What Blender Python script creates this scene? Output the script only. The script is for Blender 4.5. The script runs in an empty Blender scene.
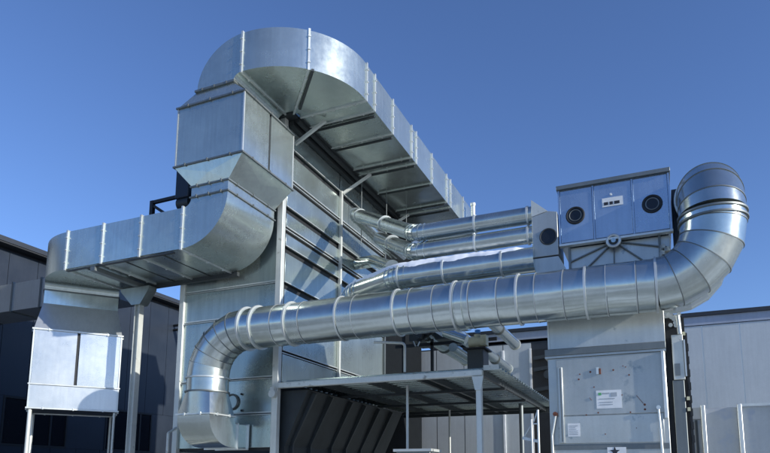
import bpy, bmesh, math, random
from mathutils import Vector, Matrix
random.seed(7)
PI = math.pi
R = math.radians
S = bpy.context.scene
COL = S.collection
V = Vector

# ------------------------------------------------------------------ materials
def newmat(name):
    m = bpy.data.materials.new(name); m.use_nodes = True
    nt = m.node_tree; b = nt.nodes['Principled BSDF']
    return m, nt, b

def metal(name, col, metallic=0.85, rough=0.32, var=0.10, bump=0.25, bscale=1.3, spangle=0.02, streak=0.05, dirt=None, mottle=.035):
    m, nt, b = newmat(name); N = nt.nodes; L = nt.links
    tc = N.new('ShaderNodeTexCoord'); oi = N.new('ShaderNodeObjectInfo')
    off = N.new('ShaderNodeVectorMath'); off.operation = 'ADD'
    mul = N.new('ShaderNodeVectorMath'); mul.operation = 'SCALE'
    comb = N.new('ShaderNodeCombineXYZ')
    for i in range(3): L.new(oi.outputs['Random'], comb.inputs[i])
    L.new(comb.outputs[0], mul.inputs[0]); mul.inputs['Scale'].default_value = 37.0
    L.new(tc.outputs['Object'], off.inputs[0]); L.new(mul.outputs[0], off.inputs[1])
    big = N.new('ShaderNodeTexNoise'); big.inputs['Scale'].default_value = 1.1; big.inputs['Detail'].default_value = 5
    L.new(off.outputs[0], big.inputs['Vector'])
    vo = N.new('ShaderNodeTexVoronoi'); vo.inputs['Scale'].default_value = 42
    L.new(off.outputs[0], vo.inputs['Vector'])
    # vertical rain streaks: noise squeezed in z
    mp = N.new('ShaderNodeMapping'); mp.inputs['Scale'].default_value = (9, 9, 0.55)
    L.new(off.outputs[0], mp.inputs['Vector'])
    st = N.new('ShaderNodeTexNoise'); st.inputs['Scale'].default_value = 1.6; st.inputs['Detail'].default_value = 3
    L.new(mp.outputs[0], st.inputs['Vector'])
    def mr(src, a, c, lo=0.3, hi=0.7):
        r = N.new('ShaderNodeMapRange'); r.inputs['From Min'].default_value = lo; r.inputs['From Max'].default_value = hi
        r.inputs['To Min'].default_value = a; r.inputs['To Max'].default_value = c
        L.new(src, r.inputs['Value']); return r.outputs[0]
    def mult(a, c):
        q = N.new('ShaderNodeMath'); q.operation = 'MULTIPLY'; L.new(a, q.inputs[0])
        if isinstance(c, float): q.inputs[1].default_value = c
        else: L.new(c, q.inputs[1])
        return q.outputs[0]
    sp = N.new('ShaderNodeSeparateColor'); L.new(vo.outputs['Color'], sp.inputs[0])
    f = mult(mr(big.outputs[0], 1 - var, 1 + var), mr(sp.outputs[0], 1 - spangle, 1 + spangle, 0, 1))
    f = mult(f, mr(st.outputs[0], 1 - streak, 1 + streak * 0.5))
    f = mult(f, mr(oi.outputs['Random'], 0.86, 1.10, 0, 1))
    md = N.new('ShaderNodeTexNoise'); md.inputs['Scale'].default_value = 7; md.inputs['Detail'].default_value = 6; md.inputs['Roughness'].default_value = .7
    L.new(off.outputs[0], md.inputs['Vector'])
    f = mult(f, mr(md.outputs[0], 1 - mottle, 1 + mottle * .6))
    sc = N.new('ShaderNodeVectorMath'); sc.operation = 'SCALE'; sc.inputs[0].default_value = col
    L.new(f, sc.inputs['Scale'])
    out = sc.outputs[0]
    if dirt:
        dn = N.new('ShaderNodeTexNoise'); dn.inputs['Scale'].default_value = dirt[1]; dn.inputs['Detail'].default_value = 8; dn.inputs['Roughness'].default_value = .7
        L.new(off.outputs[0], dn.inputs['Vector'])
        mx = N.new('ShaderNodeMix'); mx.data_type = 'RGBA'
        L.new(mr(dn.outputs[0], 0, 1, dirt[2], dirt[2] + .08), mx.inputs['Factor'])
        L.new(out, mx.inputs['A']); mx.inputs['B'].default_value = (*dirt[0], 1)
        out = mx.outputs['Result']
    L.new(out, b.inputs['Base Color'])
    b.inputs['Metallic'].default_value = metallic
    r2 = N.new('ShaderNodeMath'); r2.operation = 'ADD'
    r3 = N.new('ShaderNodeMath'); r3.operation = 'ADD'; L.new(mr(big.outputs[0], rough - .03, rough + .05), r3.inputs[0]); L.new(mr(md.outputs[0], -.02, .035), r3.inputs[1]); L.new(r3.outputs[0], r2.inputs[0]); L.new(mr(oi.outputs['Random'], .04, -.04, 0, 1), r2.inputs[1])
    L.new(r2.outputs[0], b.inputs['Roughness'])
    if bump:
        bn = N.new('ShaderNodeTexNoise'); bn.inputs['Scale'].default_value = bscale; bn.inputs['Detail'].default_value = 1.5
        L.new(off.outputs[0], bn.inputs['Vector'])
        bp = N.new('ShaderNodeBump'); bp.inputs['Strength'].default_value = bump; bp.inputs['Distance'].default_value = .06
        L.new(bn.outputs[0], bp.inputs['Height']); L.new(bp.outputs[0], b.inputs['Normal'])
    return m

def plain(name, col, rough=.6, metallic=0., var=.1, scale=6., spec=.5):
    m, nt, b = newmat(name); N = nt.nodes; L = nt.links
    tc = N.new('ShaderNodeTexCoord'); n = N.new('ShaderNodeTexNoise'); n.inputs['Scale'].default_value = scale; n.inputs['Detail'].default_value = 6
    L.new(tc.outputs['Object'], n.inputs['Vector'])
    r = N.new('ShaderNodeMapRange'); r.inputs['From Min'].default_value = .3; r.inputs['From Max'].default_value = .7
    r.inputs['To Min'].default_value = 1 - var; r.inputs['To Max'].default_value = 1 + var
    L.new(n.outputs[0], r.inputs['Value'])
    sc = N.new('ShaderNodeVectorMath'); sc.operation = 'SCALE'; sc.inputs[0].default_value = col
    L.new(r.outputs[0], sc.inputs['Scale']); L.new(sc.outputs[0], b.inputs['Base Color'])
    b.inputs['Roughness'].default_value = rough; b.inputs['Metallic'].default_value = metallic; b.inputs['Specular IOR Level'].default_value = spec
    return m

G = metal('galvanised_sheet', (.55, .61, .58), .85, .24, var=.06, bump=.24, bscale=1.2, streak=.08)
GL = metal('fresh_galvanised_sheet', (.58, .61, .62), .66, .30, var=.05, bump=.12, bscale=1.2)
GP = metal('galvanised_pipe', (.57, .62, .60), .92, .20, var=.08, bump=.16, bscale=2.4)
GW = metal('galvanised_wall', (.46, .53, .51), .82, .25, var=.08, bump=.2, bscale=.9, streak=.10)
GB = metal('galvanised_flange', (.66, .69, .67), .6, .38, bump=0)
GD = metal('dull_angle_iron', (.19, .21, .21), .7, .5, bump=0)
POST = metal('galvanised_post', (.62, .64, .60), .35, .45, bump=0, dirt=((.30, .30, .27), 3., .62))
UNIT = metal('unit_sheet', (.46, .55, .66), .82, .26, var=.05, bump=.06, bscale=1.1)
HOUS = metal('door_sheet', (.50, .52, .50), .58, .34, bump=.25, bscale=1.6, dirt=((.26, .31, .33), 2.2, .60))
DARK = plain('black_steel', (.018, .02, .022), .55, .2)
DARKG = metal('dark_steel', (.05, .057, .06), .4, .45, bump=0)
GLASS = plain('dark_glass', (.012, .014, .018), .08, 0, .05)
SNOW = plain('snow', (.82, .85, .90), .75, 0, .05, 9)
WHITE = plain('white_plate', (.74, .76, .76), .45)
RUST = plain('rust', (.17, .06, .035), .8, 0, .4, 30)
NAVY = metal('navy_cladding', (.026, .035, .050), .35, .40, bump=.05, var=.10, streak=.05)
NAVY2 = plain('navy_trim', (.02, .026, .036), .5)
CLAD = metal('grey_cladding', (.48, .51, .52), .25, .42, bump=.04, var=.04)
CLADB = metal('blue_fascia', (.36, .40, .48), .3, .42, bump=.03)
CONT = metal('skip_paint', (.50, .51, .50), .35, .45, bump=.2, bscale=1.2, dirt=((.42, .45, .49), 1.5, .54))
YEL = plain('cream_fitting', (.58, .55, .36), .5)
GREEN = plain('green_print', (.12, .42, .16), .5)
INK = plain('black_print', (.02, .022, .03), .5)
GREYINK = plain('grey_print', (.36, .40, .43), .5)

# ------------------------------------------------------------------ mesh builder
class MB:
    def __init__(s): s.bm = bmesh.new(); s.sharp = []
    def quad(s, *p):
        vs = [s.bm.verts.new(V(q)) for q in p]; s.bm.faces.new(vs)
    def hexa(s, p):      # p: 4 bottom, 4 top (same winding)
        v = [s.bm.verts.new(V(q)) for q in p]
        for f in ((3, 2, 1, 0), (4, 5, 6, 7), (0, 1, 5, 4), (1, 2, 6, 5), (2, 3, 7, 6), (3, 0, 4, 7)):
            s.bm.faces.new([v[i] for i in f])
        return s
    def box(s, x0, x1, y0, y1, z0, z1):
        return s.hexa([(x0, y0, z0), (x1, y0, z0), (x1, y1, z0), (x0, y1, z0), (x0, y0, z1), (x1, y0, z1), (x1, y1, z1), (x0, y1, z1)])
    def obox(s, c, u, v, w, a, b, d):   # centre, axes, half sizes
        c = V(c); u = V(u).normalized() * a; v = V(v).normalized() * b; w = V(w).normalized() * d
        return s.hexa([c - u - v - w, c + u - v - w, c + u + v - w, c - u + v - w, c - u - v + w, c + u - v + w, c + u + v + w, c - u + v + w])
    def bar(s, p, q, a, b, up=(0, 0, 1)):    # square bar, half sizes a (side) b (up)
        p = V(p); q = V(q); d = (q - p).normalized(); up = V(up)
        if abs(d.dot(up)) > .98: up = V((0, 1, 0))
        sd = d.cross(up).normalized(); u2 = sd.cross(d)
        return s.obox((p + q) / 2, sd, d, u2, a, (q - p).length / 2, b)
    def rects(s, frames, closed_ends=True):   # frames: list of (centre, u(half vec), v(half vec))
        rings = []
        for c, u, v in frames:
            c, u, v = V(c), V(u), V(v)
            rings.append([s.bm.verts.new(c + a * u + b * v) for a, b in ((-1, -1), (1, -1), (1, 1), (-1, 1))])
        for r0, r1 in zip(rings, rings[1:]):
            for i in range(4):
                j = (i + 1) % 4; s.bm.faces.new((r0[i], r0[j], r1[j], r1[i]))
        if closed_ends:
            s.bm.faces.new(rings[0][::-1]); s.bm.faces.new(rings[-1])
        return s
    def tube(s, pts, r, n=36, caps=True, crisp=False):
        pts = [V(p) for p in pts]
        rs = r if isinstance(r, (list, tuple)) else [r] * len(pts)
        d0 = (pts[1] - pts[0]).normalized()
        up = V((0, 0, 1)) if abs(d0.z) < .9 else V((0, 1, 0))
        a = d0.cross(up).normalized()
        rings = []
        for i, p in enumerate(pts):
            di = (pts[i] - pts[i - 1]).normalized() if i else d0
            do = (pts[i + 1] - pts[i]).normalized() if i < len(pts) - 1 else di
            t = (di + do).normalized()
            a = (a - di * a.dot(di)).normalized(); b = di.cross(a)
            ring = []
            for k in range(n):
                w = a * math.cos(2 * PI * k / n) + b * math.sin(2 * PI * k / n)
                w = w * rs[i]
                # project along di onto mitre plane
                w = w - di * (w.dot(t) / di.dot(t))
                ring.append(s.bm.verts.new(p + w))
            rings.append(ring)
            # transport a across the bend
            q = di.rotation_difference(do); a = q @ a
        for i, (r0, r1) in enumerate(zip(rings, rings[1:])):
            for k in range(n):
                j = (k + 1) % n; s.bm.faces.new((r0[k], r0[j], r1[j], r1[k]))
        if crisp:
            for ring in rings[1:-1]:
                for k in range(n):
                    s.sharp.append((ring[k], ring[(k + 1) % n]))
        if caps:
            s.bm.faces.new(rings[0][::-1]); s.bm.faces.new(rings[-1])
        return s
    def band(s, c, ax, r, out, w, n=36):       # ring band
        c = V(c); ax = V(ax).normalized()
        return s.tube([c - ax * w / 2, c + ax * w / 2], r + out, n)
    def disc(s, c, ax, r, t, n=28):
        c = V(c); ax = V(ax).normalized()
        return s.tube([c, c + ax * t], r, n)
    def ring(s, c, ax, R_, r, n=32, m=8):       # torus
        c = V(c); ax = V(ax).normalized()
        a = ax.cross(V((0, 0, 1)) if abs(ax.z) < .9 else V((0, 1, 0))).normalized(); b = ax.cross(a)
        g = []
        for i in range(n):
            e = a * math.cos(2 * PI * i / n) + b * math.sin(2 * PI * i / n)
            g.append([s.bm.verts.new(c + e * (R_ + r * math.cos(2 * PI * j / m)) + ax * r * math.sin(2 * PI * j / m)) for j in range(m)])
        for i in range(n):
            for j in range(m):
                s.bm.faces.new((g[i][j], g[(i + 1) % n][j], g[(i + 1) % n][(j + 1) % m], g[i][(j + 1) % m]))
        return s
    def prism(s, poly, off):                   # planar polygon extruded by off
        off = V(off); a = [s.bm.verts.new(V(p)) for p in poly]; b = [s.bm.verts.new(V(p) + off) for p in poly]
        s.bm.faces.new(a[::-1]); s.bm.faces.new(b)
        for i in range(len(poly)):
            j = (i + 1) % len(poly); s.bm.faces.new((a[i], a[j], b[j], b[i]))
        return s
    def build(s, name, mat, parent=None, bevel=0., label=None, angle=32):
        bmesh.ops.recalc_face_normals(s.bm, faces=s.bm.faces[:])
        for f in s.bm.faces: f.smooth = True
        lim = math.radians(angle)
        for e in s.bm.edges:
            if len(e.link_faces) == 2:
                if e.calc_face_angle(0) > lim: e.smooth = False
            else: e.smooth = False
        for a, b in s.sharp:
            e = s.bm.edges.get((a, b))
            if e: e.smooth = False
        me = bpy.data.meshes.new(name); s.bm.to_mesh(me); s.bm.free()
        me.materials.append(mat)
        o = bpy.data.objects.new(name, me); COL.objects.link(o)
        if parent is not None:
            o.parent = parent
            o.matrix_parent_inverse = world_of(parent).inverted()
        if label: o['label'] = label
        if bevel:
            bv = o.modifiers.new('bevel', 'BEVEL'); bv.width = bevel; bv.segments = 2; bv.limit_method = 'ANGLE'; bv.angle_limit = R(40)
        return o

def build_split(mb, name, mat, parent, bevel=0., angle=32):
    bm = mb.bm; seen = set(); isl = []
    for v in bm.verts:
        if v in seen: continue
        st = [v]; seen.add(v); g = []
        while st:
            q = st.pop(); g.append(q)
            for e in q.link_edges:
                o = e.other_vert(q)
                if o not in seen: seen.add(o); st.append(o)
        isl.append(g)
    for g in isl:
        m = MB(); mp_ = {v: m.bm.verts.new(v.co) for v in g}
        for f in {f for v in g for f in v.link_faces}: m.bm.faces.new([mp_[v] for v in f.verts])
        m.build(name, mat, parent, bevel, None, angle)
    bm.free()

def world_of(o):
    if o.parent is None: return Matrix.Translation(o.location)
    return world_of(o.parent) @ o.matrix_parent_inverse @ Matrix.Translation(o.location)

def thing(name, loc, label, cat, group=None):
    o = bpy.data.objects.new(name, None); COL.objects.link(o); o.location = loc; o.empty_display_size = .2
    o['label'] = label; o['category'] = cat
    if group: o['group'] = group
    return o
def tag(o, label, cat, group=None):
    o['label'] = label; o['category'] = cat
    if group: o['group'] = group
    return o

def rectframe(mb, c, u, v, t=.035, w=.03, d=None):   # a flange frame around rect duct: centre c, half vecs u v, axis d
    c, u, v = V(c), V(u), V(v); d = u.cross(v).normalized() if d is None else V(d).normalized()
    un, vn = u.normalized(), v.normalized(); a, b = u.length, v.length
    for s in (-1, 1):
        mb.obox(c + vn * s * (b + t / 2), un, vn, d, a + t, t / 2, w / 2)
        mb.obox(c + un * s * (a + t / 2), un, vn, d, t / 2, b, w / 2)
    return mb
def bolts(mb, c, u, v, d, n=3, r=.014):
    c, u, v, d = V(c), V(u), V(v), V(d).normalized()
    un, vn = u.normalized(), v.normalized()
    for s in (-1, 1):
        for i in range(n):
            k = -1 + 2 * (i + .5) / n
            for p in (c + u * k + v * s + vn * s * .035, c + v * k + u * s + un * s * .035):
                mb.obox(p, un, vn, d, r, r, .03)
    return mb

def crossbox(x0, x1, ya, yb_, z0, z1, k=.012, axis='x'):
    """duct section along axis with cross-broken (X creased) sheets on the four sides"""
    mb = MB(); c = {}
    for i, x in enumerate((x0, x1)):
        for j, y in enumerate((ya, yb_)):
            for l, z in enumerate((z0, z1)): c[i, j, l] = mb.bm.verts.new((x, y, z))
    faces = [((0,0,0),(0,0,1),(0,1,1),(0,1,0),(-1,0,0)), ((1,0,0),(1,1,0),(1,1,1),(1,0,1),(1,0,0)), ((0,0,0),(1,0,0),(1,0,1),(0,0,1),(0,-1,0)),
             ((0,1,0),(0,1,1),(1,1,1),(1,1,0),(0,1,0)), ((0,0,0),(0,1,0),(1,1,0),(1,0,0),(0,0,-1)), ((0,0,1),(1,0,1),(1,1,1),(0,1,1),(0,0,1))]
    for f in faces:
        vs = [c[q] for q in f[:4]]; n = V(f[4])
        if abs(n['xyz'.index(axis)]) > .5: mb.bm.faces.new(vs); continue
        m = sum((v.co for v in vs), V()) / 4 + n * k; cv = mb.bm.verts.new(m)
        for a, b in zip(vs, vs[1:] + vs[:1]): mb.bm.faces.new((a, b, cv))
    return mb

# ================================================================== GROUND
mb = MB(); mb.quad((-400, -300, 0), (400, -300, 0), (400, 900, 0), (-400, 900, 0))
gm = metal('concrete_with_thin_snow', (.33, .35, .32), 0, .85, var=.1, bump=.2, bscale=3, spangle=0, streak=0, dirt=((.74, .78, .76), .22, .50))
g = mb.build('ground', gm); g['kind'] = 'structure'

# ================================================================== FILTER TOWER  (front Y=12, right side X=-7.88)
TX0, TX1, TY0, TY1, TZ = -10.80, -7.88, 12.0, 17.9, 11.0
tw = thing('filter_tower', (-9.3, 14.9, 0), 'tall galvanised filter tower behind the stacked ducts, its panelled side lit by the sun', 'filter tower')
MB().box(TX0 + .06, TX1 - .06, TY0 + .06, TY1 - .06, 2.2, TZ - .05).build('inner_frame', DARK, tw)
# front panels
mb = MB()
zs = [2.25, 3.02, 3.84, 5.32, 6.08, 7.9, TZ]
for a, b in zip(zs, zs[1:]):
    mb.box(TX0 + .14, TX1 - .13, TY0 - .0, TY0 + .05, a + .02, b - .02)
build_split(mb, 'front_wall', GW, tw, .004)
mb = MB()
for z in (3.02, 3.84, 5.32, 6.08, 7.9):
    mb.box(TX0 + .14, TX1 - .13, TY0 - .035, TY0 - .003, z - .016, z - .002)
    mb.box(TX0 + .14, TX1 - .13, TY0 - .012, TY0 - .001, z + .03, z + .055)
build_split(mb, 'panel_flange', GB, tw)
# side panels
zs = [4.45, 6.07, 6.95, 7.42, 7.93, 8.66, 9.46]
ys = [TY0 + .1, 14.80, TY1 - .05]
mb = MB()
for a, b in zip(zs, zs[1:]):
    for c, d in zip(ys, ys[1:]):
        mb.box(TX1 - .05, TX1, c + .035, d - .035, a + .04, b - .125)
for c, d in zip(ys, ys[1:]):
    mb.box(TX1 - .05, TX1, c + .035, d - .035, 3.75, 4.40)
    mb.box(TX1 - .05, TX1, c + .035, d - .035, 9.50, TZ - .1)
build_split(mb, 'side_wall', GW, tw, .004)
mb = MB()
for z in zs:
    mb.box(TX1 + .002, TX1 + .035, TY0 + .1, TY1 - .05, z + .03, z + .050)
    if z in (4.45, 7.42, 8.66):
        mb.box(TX1 - .03, TX1 + .012, TY0 + .1, TY1 - .05, z - .03, z - .012)
build_split(mb, 'side_ledge', GB, tw)
for x, y, w in ((TX0 + .065, TY0 - .005, .07), (TX1 - .055, TY0 - .005, .075)):
    MB().box(x - w, x + w, y - .06, y + .08, 0, TZ).build('corner_post', POST, tw, .008)
MB().box(TX1 + .004, TX1 + .085, 14.76, 14.84, 3.75, 9.5).build('side_post', POST, tw, .005)
MB().box(TX1 + .004, TX1 + .06, 17.84, 17.9, 3.6, 9.5).build('side_post', GD, tw)
MB().box(TX0, TX1, TY0 - .02, TY1, TZ - .04, TZ + .06).build('roof', GD, tw)
mb = MB(); mb.box(TX0 + .3, TX1 - .04, 17.92, 21.4, 0, TZ - .02); mb.build('rear_section', plain('shade_black', (.010, .012, .014), .95, spec=.05), tw)  # near-black colour stands in for the shade behind the tower
# hopper below the side wall, with leaning ribs
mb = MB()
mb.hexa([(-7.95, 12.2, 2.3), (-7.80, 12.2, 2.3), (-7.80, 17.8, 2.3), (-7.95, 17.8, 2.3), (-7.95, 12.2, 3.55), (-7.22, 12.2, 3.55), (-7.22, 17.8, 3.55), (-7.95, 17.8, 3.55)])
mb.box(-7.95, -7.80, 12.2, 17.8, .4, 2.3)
HOPM = plain('shaded_hopper', (.022, .027, .028), .55, 0, .25, 3.)  # shade under the canopy is put into this near-black colour
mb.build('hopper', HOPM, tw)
mb = MB()
for y in (12.45, 13.25, 14.3, 15.1, 16.0, 16.9):
    mb.bar((-7.79, y, 2.35), (-7.19, y, 3.5), .03, .06, (1, 0, 0))
    mb.box(-7.80, -7.72, y - .03, y + .03, .4, 2.35)
build_split(mb, 'hopper_rib', DARKG, tw)
mb = MB()
mb.ring((-9.12, 11.965, 3.33), (0, 1, 0), .17, .022, 32)
mb.build('cover_ring', GD, tw)
MB().disc((-9.12, 11.975, 3.33), (0, 1, 0), .16, .02).build('inspection_cover', GW, tw)
mb = MB()
for x, z in ((-8.86, 3.5), (-8.84, 3.12), (-8.1, 3.5)): mb.disc((x, 11.96, z), (0, 1, 0), .025, .04, 10)
build_split(mb, 'bolt', DARK, tw)
mb = MB()
mb.bar((-7.92, 11.86, 3.60), (-7.92, 11.86, 3.40), .05, .05); mb.disc((-7.92, 11.80, 3.45), (0, 1, 0), .09, .12, 14)
mb.build('bracket', POST, tw)

# rusty post behind left of tower base (drain guard)
mb = MB(); mb.tube([(-10.62, 11.6, 0), (-10.62, 11.6, 2.62)], .035, 14); mb.tube([(-10.62, 11.6, 2.62), (-10.70, 11.97, 2.78)], .03, 12)
tag(mb.build('drain_pipe', POST), 'thin white pipe at the tower foot, left of the big pipe end', 'drain pipe')

# ================================================================== DUCT BOX (stack centre) built in local coords
def rot(p, th, o):      # rotate about z by th then move to o
    c, s = math.cos(th), math.sin(th)
    return V((o[0] + p[0] * c - p[1] * s, o[1] + p[0] * s + p[1] * c, o[2] + p[2]))
def duct_box(name, o, th, hx, hy, z0, z1, label, G=G, legs=None, split=None, bottom=None, top=None, mid=None):
    """box centred at o (x,y), z0..z1; top/bottom = (hx,hy,dz) hoppers to the duct necks"""
    t = thing(name, (o[0], o[1], z0), label, 'duct box', 'duct boxes in the duct run')
    O = (o[0], o[1], 0)
    U = rot((1, 0, 0), th, (0, 0, 0)); W = rot((0, 1, 0), th, (0, 0, 0)); Z = V((0, 0, 1))
    P = lambda x, y, z: rot((x, y, z), th, O)
    mb = MB(); mb.obox(P(0, 0, (z0 + z1) / 2), U, W, Z, hx - .03, hy - .03, (z1 - z0) / 2 - .01)
    mb.build('core', DARK, t)
    # panels on the four sides, slightly cross-broken (pillowed)
    def panel(mb, a, b, n, zl, zh, out=.03):
        a, b, n = V(a), V(b), V(n); e = (b - a)
        nx, nz = 2, 4
        g = []
        for i in range(nx + 1):
            row = []
            for j in range(nz + 1):
                u = i / nx; v = j / nz
                k = out + .016 * math.sin(PI * u) * (1 if j % 2 else .1) * (1 if 0 < j < nz else 0)
                row.append(mb.bm.verts.new(a + e * u + Z * (zl + (zh - zl) * v) + n * k))
            g.append(row)
        for i in range(nx):
            for j in range(nz):
                mb.bm.faces.new((g[i][j], g[i + 1][j], g[i + 1][j + 1], g[i][j + 1]))
        rim = [g[i][0] for i in range(nx + 1)] + [g[nx][j] for j in range(1, nz + 1)] + [g[i][nz] for i in range(nx - 1, -1, -1)] + [g[0][j] for j in range(nz - 1, 0, -1)]
        back = [mb.bm.verts.new(v.co - n * (out + .01)) for v in rim]
        for i in range(len(rim)):
            j = (i + 1) % len(rim); mb.bm.faces.new((rim[i], back[i], back[j], rim[j]))
    zl = mid if mid else z0
    mb = MB()
    q = hx - .03; r = hy - .03
    g = .035
    for sg in (1, -1):
        panel(mb, P(sg * q, -r * sg, 0), P(sg * q, (-.0) - g * sg, 0), U * sg, zl + .02, z1 - .02)
        panel(mb, P(sg * q, g * sg, 0), P(sg * q, r * sg, 0), U * sg, zl + .02, z1 - .02)
    build_split(mb, 'side_panel', G, t, angle=24)
    mb = MB()
    for sg in (1, -1):
        panel(mb, P(q * sg, r * sg, 0), P(-q * sg, r * sg, 0), W * sg, zl + .02, z1 - .02)
    build_split(mb, 'end_panel', G, t, angle=24)
    if mid:
        mb = MB(); mb.obox(P(0, 0, (z0 + mid) / 2), U, W, Z, hx, hy, (mid - z0) / 2 - .015); mb.build('lower_section', G, t, .01)
        mb = MB(); rectframe(mb, P(0, 0, mid), U * hx, W * hy, .03, .03, Z); mb.build('flange', GB, t)
    mb = MB()
    for sx in (-1, 1):
        for sy in (-1, 1):
            mb.obox(P(sx * (hx - .006), sy * (hy - .006), (z0 + z1) / 2), U, W, Z, .016, .016, (z1 - z0) / 2)
    build_split(mb, 'corner_trim', GB, t)
    for z in (z0, z1):
        mb = MB(); rectframe(mb, P(0, 0, z), U * hx, W * hy, .035, .035, Z); bolts(mb, P(0, 0, z), U * hx, W * hy, Z)
        mb.build('flange', GB if mid else GD, t)
    def hop(hh, za, zb, nm):
        mb = MB(); mb.rects([(P(0, 0, za), U * hx, W * hy), (P(hh[3] if len(hh) > 3 else 0, 0, zb), U * hh[0], W * hh[1])])
        mb.bm.normal_update()
        bmesh.ops.recalc_face_normals(mb.bm, faces=mb.bm.faces[:])
        fs = [f for f in mb.bm.faces if abs(f.normal.z) < .95]
        for f in fs:
            n_ = f.normal.copy(); m_ = f.calc_center_median()
            r_ = bmesh.ops.poke(mb.bm, faces=[f]); r_['verts'][0].co = m_ + n_ * .007
        mb.build(nm, G, t, angle=.5)
    if bottom: hop(bottom, z0 - .018, z0 - bottom[2], 'hopper')
    if top: hop(top, z1 + .018, z1 + top[2], 'transition')
    return t, P, U, W

BX, BY = -8.5, 10.965
ub, P, U, W = duct_box('duct_box', (BX, BY), 0, .885, .965, 8.24, 9.62,
    'large duct box high on the tower, between the top duct and the lower duct', bottom=(.48, .86, .47), top=(.48, .86, .35))

# ================================================================== OVERHEAD DUCT
od = thing('overhead_duct', (-6.7, 15, 10.1), 'wide rectangular duct curving round the tower top and running back, dark ribbed underside', 'air duct')
zb, zt = 10.16, 11.07
hz = (zt - zb) / 2; zc = (zt + zb) / 2
y0, y1 = 10.10, 11.82; yc = (y0 + y1) / 2; hw = (y1 - y0) / 2
# neck + vertical elbow (up -> +X): inner corner centre at X=-7.80,z=10.0
xn0, xn1 = -8.97, -8.00
cxr = -7.80; czr = 10.0          # centre of bend: inner radius .2/.16 outer 1.17/1.07
mb = MB(); fr = []
for i in range(0, 13):
    a = R(7.5 * i)
    ri = .20 * math.cos(a) ** 2 + .16 * math.sin(a) ** 2; ro = 1.17 * math.cos(a) ** 2 + 1.07 * math.sin(a) ** 2
    d = V((-math.cos(a), 0, math.sin(a))); c = V((cxr, yc, czr)) + d * (ri + ro) / 2
    fr.append((c, V((0, 1, 0)) * hw, d * (ro - ri) / 2))
mb.rects(fr); mb.build('rising_elbow', G, od)
mb = MB(); rectframe(mb, ((xn0 + xn1) / 2, yc, 9.985), V((.485, 0, 0)), V((0, hw, 0)), .04, .045, (0, 0, 1)); bolts(mb, ((xn0 + xn1) / 2, yc, 9.985), V((.485, 0, 0)), V((0, hw, 0)), (0, 0, 1))
mb.build('flange', GD, od)
# plan elbow: +X -> +Y centre (-7.75,12.05)
pc = V((-7.75, 12.05, zc)); ri, ro = .23, 1.95
mb = MB(); fr = [(V((-7.79, yc, zc)), V((0, hw, 0)), V((0, 0, hz)))]
for i in range(0, 19):
    a = R(5 * i); d = V((math.sin(a), -math.cos(a), 0)); fr.append((pc + d * (ri + ro) / 2, -d * (ro - ri) / 2, V((0, 0, hz))))
mb.rects(fr); mb.build('curved_section', G, od)
xo, xi = -5.80, -7.52; xm = (xo + xi) / 2
YE = 21.6
fy = [12.05, 12.55, 13.65, 14.95, 15.3, 16.6, 18.0, 18.4, 19.8, 21.0, YE]
for a_, b_ in zip(fy, fy[1:]): crossbox(xi, xo, a_, b_, zb, zt, .014, 'y').build('straight_section', G, od, angle=.2)
def vflange(c, d, u, name='flange', mat=GB, parent=None, h=None, t=.03, w=.045):
    mb = MB(); rectframe(mb, c, V(u), V((0, 0, h if h else hz)), t, w, d)
    bolts(mb, c, V(u), V((0, 0, h if h else hz)), d); mb.build(name, mat, parent)
vflange((-7.80, yc, zc), (1, 0, 0), (0, hw, 0), parent=od)
a = R(42); d = V((math.sin(a), -math.cos(a), 0)); vflange(pc + d * (ri + ro) / 2, d.cross(V((0, 0, 1))), -d * (ro - ri) / 2, parent=od)
for y in (12.10, 12.55, 13.65, 14.95, 15.3, 16.6, 18.0, 18.4, 19.8, 21.0):
    vflange((xm, y, zc), (0, 1, 0), ((xo - xi) / 2, 0, 0), parent=od)
# underside stiffeners
mb = MB()
for y in (12.7, 13.75, 15.0, 15.35, 16.6, 18.0, 18.5, 19.8):
    mb.box(xi + .04, xo - .06, y - .03, y + .03, zb - .07, zb - .031)
    mb.box(xi + .04, xo - .06, y - .035, y - .02, zb - .10, zb - .071)
build_split(mb, 'stiffener', DARKG, od)
mb = MB(); mb.bar((-7.35, 11.75, zb - .03), (-6.35, 10.62, zb - .03), .03, .025); build_split(mb, 'stiffener', DARKG, od)
mb = MB(); mb.box(-7.86, -7.74, 12.1, TY1 + 3, zb - .17, zb - .035); mb.box(-7.66, -7.58, 12.1, YE, zb - .12, zb - .035); mb.box(-7.875, -7.523, 12.12, YE, zb - .028, zb + .03); mb.box(-8.2, -7.6, 11.83, 12.11, zb - .028, zb + .03); build_split(mb, 'carrier_rail', DARKG, od)  # the wide plates are added to close the gap and keep it dark
mb = MB()
for p, q in (((-7.80, 12.30, 9.62), (-7.0, 12.35, 10.08)), ((-7.80, 14.83, 9.44), (-7.12, 15.2, 10.05)), ((-7.80, 17.95, 9.6), (-7.15, 18.2, 10.05))):
    mb.bar(p, q, .035, .035)
build_split(mb, 'brace', POST, od)
mb = MB()
for x, y, zl in ((-7.45, 15.3, 8.1), (-7.2, 16.5, 8.3), (-7.0, 17.6, 8.4)):
    mb.tube([(x, y, zl), (x, y, zb - .03)], .012, 8)
build_split(mb, 'hanger_rod', GD, od)
# stub railing behind the rising elbow
mb = MB(); mb.bar((-10.35, 11.80, 10.35), (-10.25, 11.82, 12.0), .02, .05); mb.bar((-10.25, 11.82, 12.0), (-9.0, 11.82, 12.03), .04, .03)
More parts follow.
